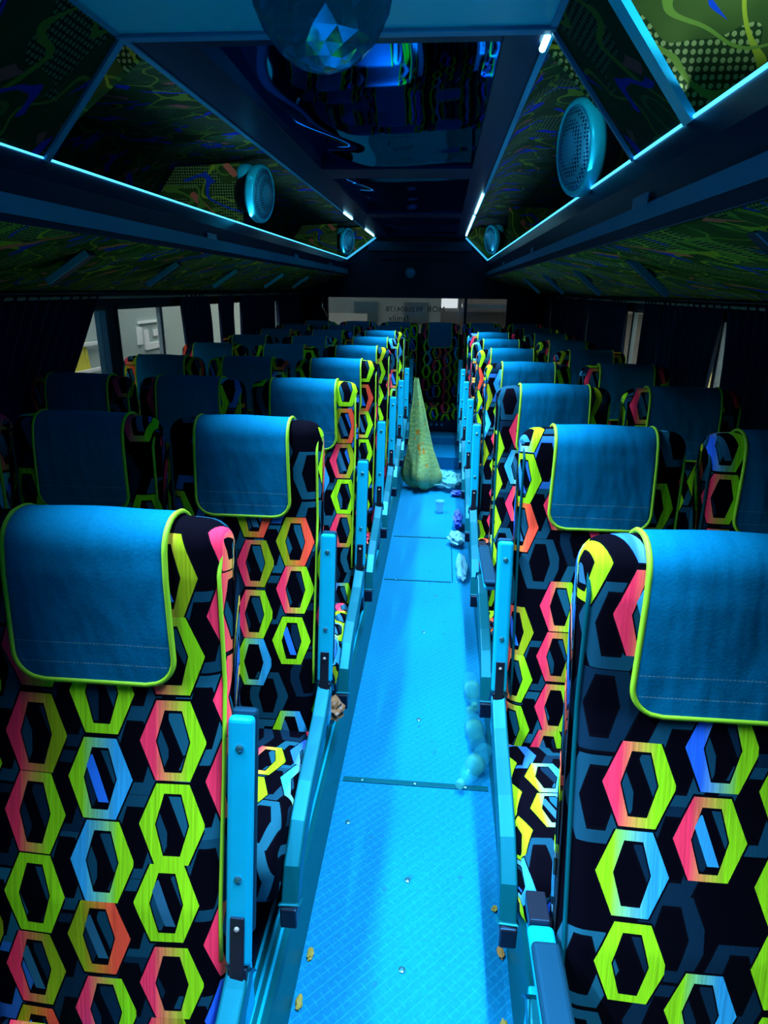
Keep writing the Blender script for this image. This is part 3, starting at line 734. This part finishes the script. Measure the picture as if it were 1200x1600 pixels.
def make_seat(kind, down=False, rearbench=False):
    r = empty('passenger_seat')
    cushion_mesh(BACK, W, .042, 'backrest', MF, r, bulge=.006)
    cushion_mesh(CUSH, W + .004, .03, 'seat_cushion', MF, r, bulge=.006)
    # piping along both front edges of the backrest
    n = len(BACK)
    fp = [BP[0], BP[1], BP[2], BP[3], BP[4], (-.034, 1.135)]; fine = []
    for i in range(len(fp) - 1):
        for k in range(6): fine.append(Vector(fp[i]).lerp(Vector(fp[i + 1]), k / 6))
    for s in (-1, 1):
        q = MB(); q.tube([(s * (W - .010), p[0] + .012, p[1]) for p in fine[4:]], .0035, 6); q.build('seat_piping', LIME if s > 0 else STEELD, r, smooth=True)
    # headrest cover following the profile
    hw = .122
    prof = []
    idx = max(range(n), key=lambda i: BACK[i][1] - abs(BACK[i][0]) * .1)
    # walk from the crest both ways
    def walk(step, length):
        out = [BACK[idx]]; l = 0; i = idx
        while l < length:
            j = (i + step) % n; l += (BACK[j] - BACK[i]).length; i = j; out.append(BACK[i])
        return out
    A = walk(1, .3); B = walk(-1, .3)
    front, back = (A, B) if A[-1][0] < B[-1][0] else (B, A)
    path = list(reversed(back[:9])) + front[1:]
    # resample front to hem length .255
    P2 = [path[0]]; acc = 0; fl = 0
    crest_i = 8
    for i in range(1, len(path)):
        P2.append(path[i])
        if i > crest_i:
            fl += (path[i] - path[i - 1]).length
            if fl > .262: break
    m = len(P2); tot = [0]
    for i in range(1, m): tot.append(tot[-1] + (P2[i] - P2[i - 1]).length)
    T = tot[-1]; res = []
    N = 44
    for k in range(N + 1):
        f = k / N; t = T * (1 - (1 - f) ** 1.25)
        i = max(j for j in range(m - 1) if tot[j] <= t + 1e-9); g = (t - tot[i]) / (tot[i + 1] - tot[i]); res.append((P2[i].lerp(P2[i + 1], min(g, 1)), t))
    vs = []; uv = []; fs = []; NX = 24; edgeL = []; edgeR = []
    rc = .045
    for k, (p, t) in enumerate(res):
        q0 = res[max(0, k - 1)][0]; q1 = res[min(N, k + 1)][0]; d = (q1 - q0).normalized(); nn = Vector((d[1], -d[0]))
        if nn.dot(Vector((p[0] + .0, p[1] - 1.0))) < 0: nn = -nn
        h = T - t; w_ = hw - .004 * min(1, h / .2)
        if h < rc: w_ = w_ - rc + math.sqrt(max(0, rc * rc - (rc - h) ** 2))
        for i in range(NX + 1):
            x = -w_ + 2 * w_ * i / NX
            off = .0080 + .0013 * math.sin(x * 30 + t * 9 + 1.3) * min(1, h / .08)
            vs.append((x, p[0] + nn[0] * off, p[1] + nn[1] * off)); uv.append((x, h))
        edgeL.append(vs[-NX - 1]); edgeR.append(vs[-1])
    for k in range(N):
        for i in range(NX): a = k * (NX + 1) + i; fs.append((a, a + 1, a + NX + 2, a + NX + 1))
    b = MB(); b.add(vs, fs, uv); cov = b.build('headrest_cover', MC, r, smooth=True, solid=.003)
    hem = [vs[-NX - 1 + i] for i in range(NX + 1)]
    b = MB(); b.tube(edgeL + hem[1:-1] + list(reversed(edgeR)), .0042, 7); b.build('cover_piping', LIME, cov, smooth=True)
    # back shell and legs
    b = MB(); b.box(-.185, .185, -.60, -.10, .285, .325); b.build('seat_frame', BLACK, r, bevel=.008)
    for s in (-1, 1):
        b = MB(); z0 = .08; vs2 = []
        for x in (s * .165 - .012, s * .165 + .012):
            vs2 += [(x, -.50, .29), (x, -.18, .29), (x, -.27, z0), (x, -.42, z0)]
        b.add(vs2, [(0, 1, 2, 3), (7, 6, 5, 4), (0, 4, 5, 1), (1, 5, 6, 2), (2, 6, 7, 3), (3, 7, 4, 0)]); b.build('leg', BLACK, r, bevel=.004)
    if kind in (-1, 1): side_bar(r, kind); armrest(r, kind, down)
    if rearbench:
        b = MB(); b.box(-.205, .205, -.60, -.56, .18, .31); b.build('base_panel', BLACK, r)
        for k in (-1, 0, 1):
            b = MB(); b.lathe([(.012, 0), (.012, .003), (.006, .005)], 12, Matrix.Translation((k * .05, -.60, .25)) @ Matrix.Rotation(PI / 2, 4, 'X')); b.build('rivet', SPK, r)
    return r
protos = {}
ORD = ['first', 'second', 'third', 'fourth', 'fifth', 'sixth', 'seventh', 'eighth']
def place_seat(key, x, y, label, group, kind=0, down=False, rearbench=False):
    if key not in protos:
        o = protos[key] = make_seat(kind, down, rearbench)
    else: o = copy_tree(protos[key])
    o.location = (x, y, 0); tag(o, label, 'bus seat', group)
    return o
SX = {'L1': -.488, 'L2': -.910, 'L3': -1.330, 'R1': .399, 'R2': .835}
D0, PT = .845, .74
for k in range(8):
    y = D0 + PT * k
    for nm, x in SX.items():
        if k == 0 and nm in ('L2', 'L3', 'R2'): continue
        side = 'left' if nm[0] == 'L' else 'right'
        where = {'L1': 'left aisle seat', 'L2': 'middle seat of the left three', 'L3': 'left window seat', 'R1': 'right aisle seat', 'R2': 'right window seat'}[nm]
        g = 'hexagon print seats %s of the aisle' % side
        kind = {'L1': 1, 'R1': -1}.get(nm, 0)
        down = nm == 'R1' and k in (0, 2)
        extra = ', armrest lowered' if down else (', armrest folded up' if kind else ', dark headrest cover')
        place_seat((kind, down), x, y, 'hexagon print %s in the %s row%s' % (where, ORD[k], extra), g, kind, down)
bl = ['at the left window', 'second from the left window', 'third from the left window', 'facing straight down the aisle', 'second from the right window', 'at the right window']
for i in range(6):
    place_seat('bench', -1.28 + .42 * i, 6.83, 'black hexagon print rear bench seat %s' % bl[i], 'rear bench seats across the back', 0, False, True)

# ------------------------------------------------------------------ litter on the floor
PET = clear('clear_plastic', (0.02, 0.5, 0.65), .22, .05)
PETG = clear('green_label_plastic', (0.06, 0.60, 0.45), .4)
def bottle(loc, rz, label, sq=1.0):
    r = empty('plastic_bottle', loc, rz); tag(r, label, 'bottle', 'empty plastic bottles by the right floor edge')
    m = Matrix.Rotation(PI / 2, 4, 'X')
    prof = [(.012, -.10), (.027, -.098), (.030, -.09), (.030, -.075), (.027, -.07), (.030, -.064), (.027, -.056), (.030, -.05), (.027, -.042), (.030, -.034), (.031, -.03), (.031, .0), (.030, .005), (.027, .01), (.030, .018), (.030, .03), (.024, .055), (.013, .075), (.012, .085)]
    b = MB(); b.lathe(prof, 20, m); b.build('bottle_body', PET, r, smooth=True)
    b = MB(); b.lathe([(.0315, -.028), (.0315, .0)], 20, m); b.build('paper_label', PETG, r, smooth=True)
    b = MB(); b.lathe([(.014, .083), (.0145, .085), (.0145, .10), (.013, .102)], 14, m); b.build('bottle_cap', PETG, r, smooth=True)
    return r
bottle((.170, 2.13, .032), 0.05, 'clear crushed plastic bottle, farther one lying by the right floor edge')
bottle((.166, 1.92, .032), PI + .1, 'clear ribbed bottle lying between two others by the right floor edge')
bottle((.155, 1.715, .032), -.5, 'nearest clear plastic bottle lying slantwise across the floor joint')
r = empty('plastic_cup', (.031, 4.32, 0)); tag(r, 'small clear plastic cup standing on the dark aisle floor', 'cup')
b = MB(); b.lathe([(.024, .0), (.026, .03), (.03, .085), (.032, .088), (.030, .086), (.024, .006)], 20); b.build('cup_body', clear('cup_plastic', (0.1, .6, .75), .6), r, smooth=True)
def crumple(name, loc, size, mat, label, cat, seed, sub=3):
    rd = random.Random(seed); bm = bmesh.new(); bmesh.ops.create_icosphere(bm, subdivisions=sub, radius=1)
    ph = [rd.uniform(0, 6) for _ in range(6)]
    for v in bm.verts:
        c = v.co; k = 1 + .22 * math.sin(5 * c.x + ph[0]) * math.sin(6 * c.y + ph[1]) + .16 * math.sin(9 * c.z + ph[2] + 3 * c.x) + rd.uniform(-.10, .10)
        v.co = Vector((c.x * size[0], c.y * size[1], c.z * size[2])) * k
    zmin = min(v.co.z for v in bm.verts)
    for v in bm.verts: v.co.z -= zmin
    me = bpy.data.meshes.new(name); bm.to_mesh(me); bm.free(); me.materials.append(mat)
    uvl = me.uv_layers.new(name='UVMap')
    o = bpy.data.objects.new(name, me); COL.objects.link(o); o.location = loc
    return tag(o, label, cat)
WR = plain('wrapper_blue', (.05, .12, .6), .3, 0, .5, 60); WRW = plain('wrapper_pale', (.15, .55, .8), .3, 0, .4, 70)
crumple('snack_wrapper', (.15, 4.02, .002), (.030, .09, .05), WR, 'crumpled dark blue snack wrapper by the right floor edge', 'wrapper', 3)
crumple('paper_cup', (.135, 3.72, .002), (.045, .07, .035), clear('pale_plastic', (.12, .5, .6), .8), 'crushed pale cup beside the blue wrapper on the aisle floor', 'cup', 5)
crumple('crushed_bottle', (.160, 3.32, .002), (.028, .16, .026), clear('flat_plastic', (.12, .55, .7), .5), 'flattened clear bottle on the right of the floor hatch', 'bottle', 9)
crumple('plastic_bag', (.065, 4.98, .002), (.12, .17, .045), clear('clear_bag', (.10, .55, .65), .7), 'crumpled clear plastic bag lying on the aisle floor before the steps', 'plastic bag', 12, 4)
crumple('candy_wrapper', (.165, 4.72, .002), (.05, .035, .02), WR, 'small dark blue wrapper in front of the clear bag', 'wrapper', 14)
crumple('food_wrapper', (-.262, 1.50, .34), (.028, .04, .03), plain('brown_wrapper', (.16, .10, .04), .4, 0, .5, 60), 'crumpled brown wrapper stuck under the second left armrest', 'wrapper', 21)
# yellow-green rubbish bag hanging at the left side
def bag():
    b = MB(); vs = []; fs = []; n = 28; m = 30; rd = random.Random(4)
    for j in range(m + 1):
        f = j / m; z = .86 - f * .84
        w_ = .014 + .125 * (f ** 1.25) * (1 + .10 * math.sin(9 * f)) * (1 if f < .85 else math.sqrt(max(0.02, 1 - ((f - .85) / .15) ** 2 * .85)))
        cx = -.18 + .08 * f
        for i in range(n):
            a = 2 * PI * i / n; fold = 1 + (.26 * math.sin(4 * a + 2 * f) + .17 * math.sin(9 * a + 5 * f) + .06 * math.sin(17 * a)) * (1 - .25 * f) + .05 * math.sin(14 * f + 3 * a)
            vs.append((cx + w_ * fold * math.cos(a), w_ * .9 * fold * math.sin(a) + .03 * math.sin(3 * f), z + .012 * math.sin(3 * a + 8 * f)))
    for j in range(m):
        for i in range(n): fs.append((j * n + i, j * n + (i + 1) % n, (j + 1) * n + (i + 1) % n, (j + 1) * n + i))
    fs.append(tuple(range(m * n, m * n + n)))
    b.add(vs, fs)
    t = NT('rubbish_bag_film'); nz = t.noise(t.obj(), 7, 3)
    c = t.mix(nz, (0.10, .38, .22), (.30, .50, .10))
    c = t.mix(t.ma('GREATER_THAN', t.noise(t.obj(), 9, 2), .66), c, (.45, .25, .03))
    t.bump(t.noise(t.obj(), 40, 3), .5, .01); t.b.inputs['Alpha'].default_value = .9
    o = b.build('rubbish_bag', t.out(c, .3, 0, .5), smooth=True); o.location = (0, 4.86, 0)
    return tag(o, 'yellow green rubbish bag hanging from a left armrest into the aisle', 'rubbish bag')
bag()
# leaf scraps along the floor edges
LEAF = plain('dry_leaf', (.20, .20, .02), .6); LEAFB = plain('peanut_shell', (.25, .16, .03), .7)
for i, (x, y, m_, lab) in enumerate(((-.252, 1.075, LEAF, 'dry green scrap at the left floor edge, farther of the pair'), (-.255, .965, LEAF, 'dry green scrap at the left floor edge, nearer of the pair'), (.190, 1.235, LEAF, 'tiny green scrap by the right floor edge, farthest of three'), (.195, 1.12, LEAFB, 'small brown shell by the right floor edge'), (.190, .955, LEAF, 'yellow green scrap by the right floor edge at the bottom of the photo'))):
    crumple('floor_scrap', (x, y, .0005), (.008, .016 if i != 2 else .008, .005), m_, lab, 'scrap', 30 + i, 2)

# ------------------------------------------------------------------ outside
BW = plain('bus_body_paint', (.42, .50, .44), .4, 0, .1, 2); YC = plain('yellow_curtain', (.75, .68, .05), .8); WH = plain('white_paint', (.95, .97, .90), .5)
DG = plain('dark_glass', (.05, .07, .07), .2); CON = plain('concrete_wall', (.15, .17, .15), .8, 0, .25, 1.5); CON2 = plain('brown_wall', (.18, .15, .12), .8, 0, .2, 2); ASP = plain('asphalt', (.06, .06, .06), .9)
b = MB(); b.box(-20, 20, -10, 40, -.92, -.90); struct(b.build('ground', ASP), 'grey tarmac ground outside the bus', 'ground')
CREAM = plain('cream_render', (.32, .33, .28), .8)
r = empty('parked_bus', (-2.9, 4.5, -.9)); tag(r, 'pale grey green bus parked outside the left windows', 'bus')
b = MB(); b.box(-1.2, 0, -4.0, 5.0, .35, 3.4); b.build('body', BW, r, bevel=.08)
b = MB(); b.box(-.01, .012, -2.0, -.3, 1.75, 2.85); b.build('window', DG, r, bevel=.02)
b = MB(); vs = []; fs = []
for i in range(31):
    y = .20 + .52 * i / 30; x = .02 + .012 * math.sin(i * 1.1)
    vs += [(x, y, 1.4), (x, .50 + (y - .50) * .45, 2.12)]
    if i: fs.append((2 * i - 2, 2 * i, 2 * i + 1, 2 * i - 1))
b.add(vs, fs); b.build('yellow_curtain', YC, r, smooth=True, solid=.004)
for z in (1.72, 1.93):
    b = MB(); b.box(.035, .055, .1, .92, z, z + .025); b.build('white_bar', WH, r)
b = MB(); b.box(.0, .02, 1.62, 1.70, 1.86, 2.02); b.box(.0, .02, 1.76, 1.84, 1.80, 1.99); b.box(.0, .02, 1.84, 2.12, 1.80, 1.86); b.box(.0, .02, 1.98, 2.10, 1.92, 1.98); b.box(0, .02, 1.66, 2.1, 2.05, 2.07)
b.build('white_emblem', WH, r)
b = MB(); b.box(-.005, .02, 1.0, 1.12, 1.0, 2.9); b.build('pillar', DG, r)
for (z0, z1, k) in ((.5, .9, 0),):
    for y in (-2.8, 3.6):
        q = MB(); q.lathe([(.1, -.1), (.42, -.1), (.46, -.05), (.46, .1), (.1, .12)], 24, Matrix.Translation((0, y, .46)) @ Matrix.Rotation(PI / 2, 4, 'Y')); q.build('wheel', BLACK, r)
r = empty('building', (3.6, 4, -.9)); tag(r, 'pale sunlit building beyond the right windows', 'building')
b = MB(); b.box(0, 2, -6, 8, 0, 5); b.build('wall', plain('cream_wall', (.75, .62, .22), .8, 0, .15, 2), r)
for y in (-4, -1, 2, 5):
    b = MB(); b.box(-.03, 0, y, y + 1.1, 1.4, 2.6); b.build('window', DG, r)
r = empty('building', (-2.6, 14, -.9)); tag(r, 'grey concrete building with fence seen through the rear window, left part', 'building')
b = MB(); b.box(-5, 2.55, 0, 3, 0, 6); b.build('wall', CON, r)
for x in (-.6, .75, 1.8):
    b = MB(); b.box(x, x + .5, -.05, 0, 1.75, 2.15); b.build('window', DG, r)
b = MB(); b.box(-.6, 1.15, -1.2, -1.1, 0, 1.95); b.build('low_wall', CREAM, r)
r = empty('building', (1.2, 15, -.9)); tag(r, 'brown walled house seen through the rear window, right part', 'building')
b = MB(); b.box(-1.25, 6, 0, 3, 0, 1.95); b.box(-.82, 6, .2, 3, 1.9, 6); b.build('wall', CON2, r)
b = MB(); b.box(-.8, 6, -1, 0, 2.05, 2.12); b.build('awning', DG, r)
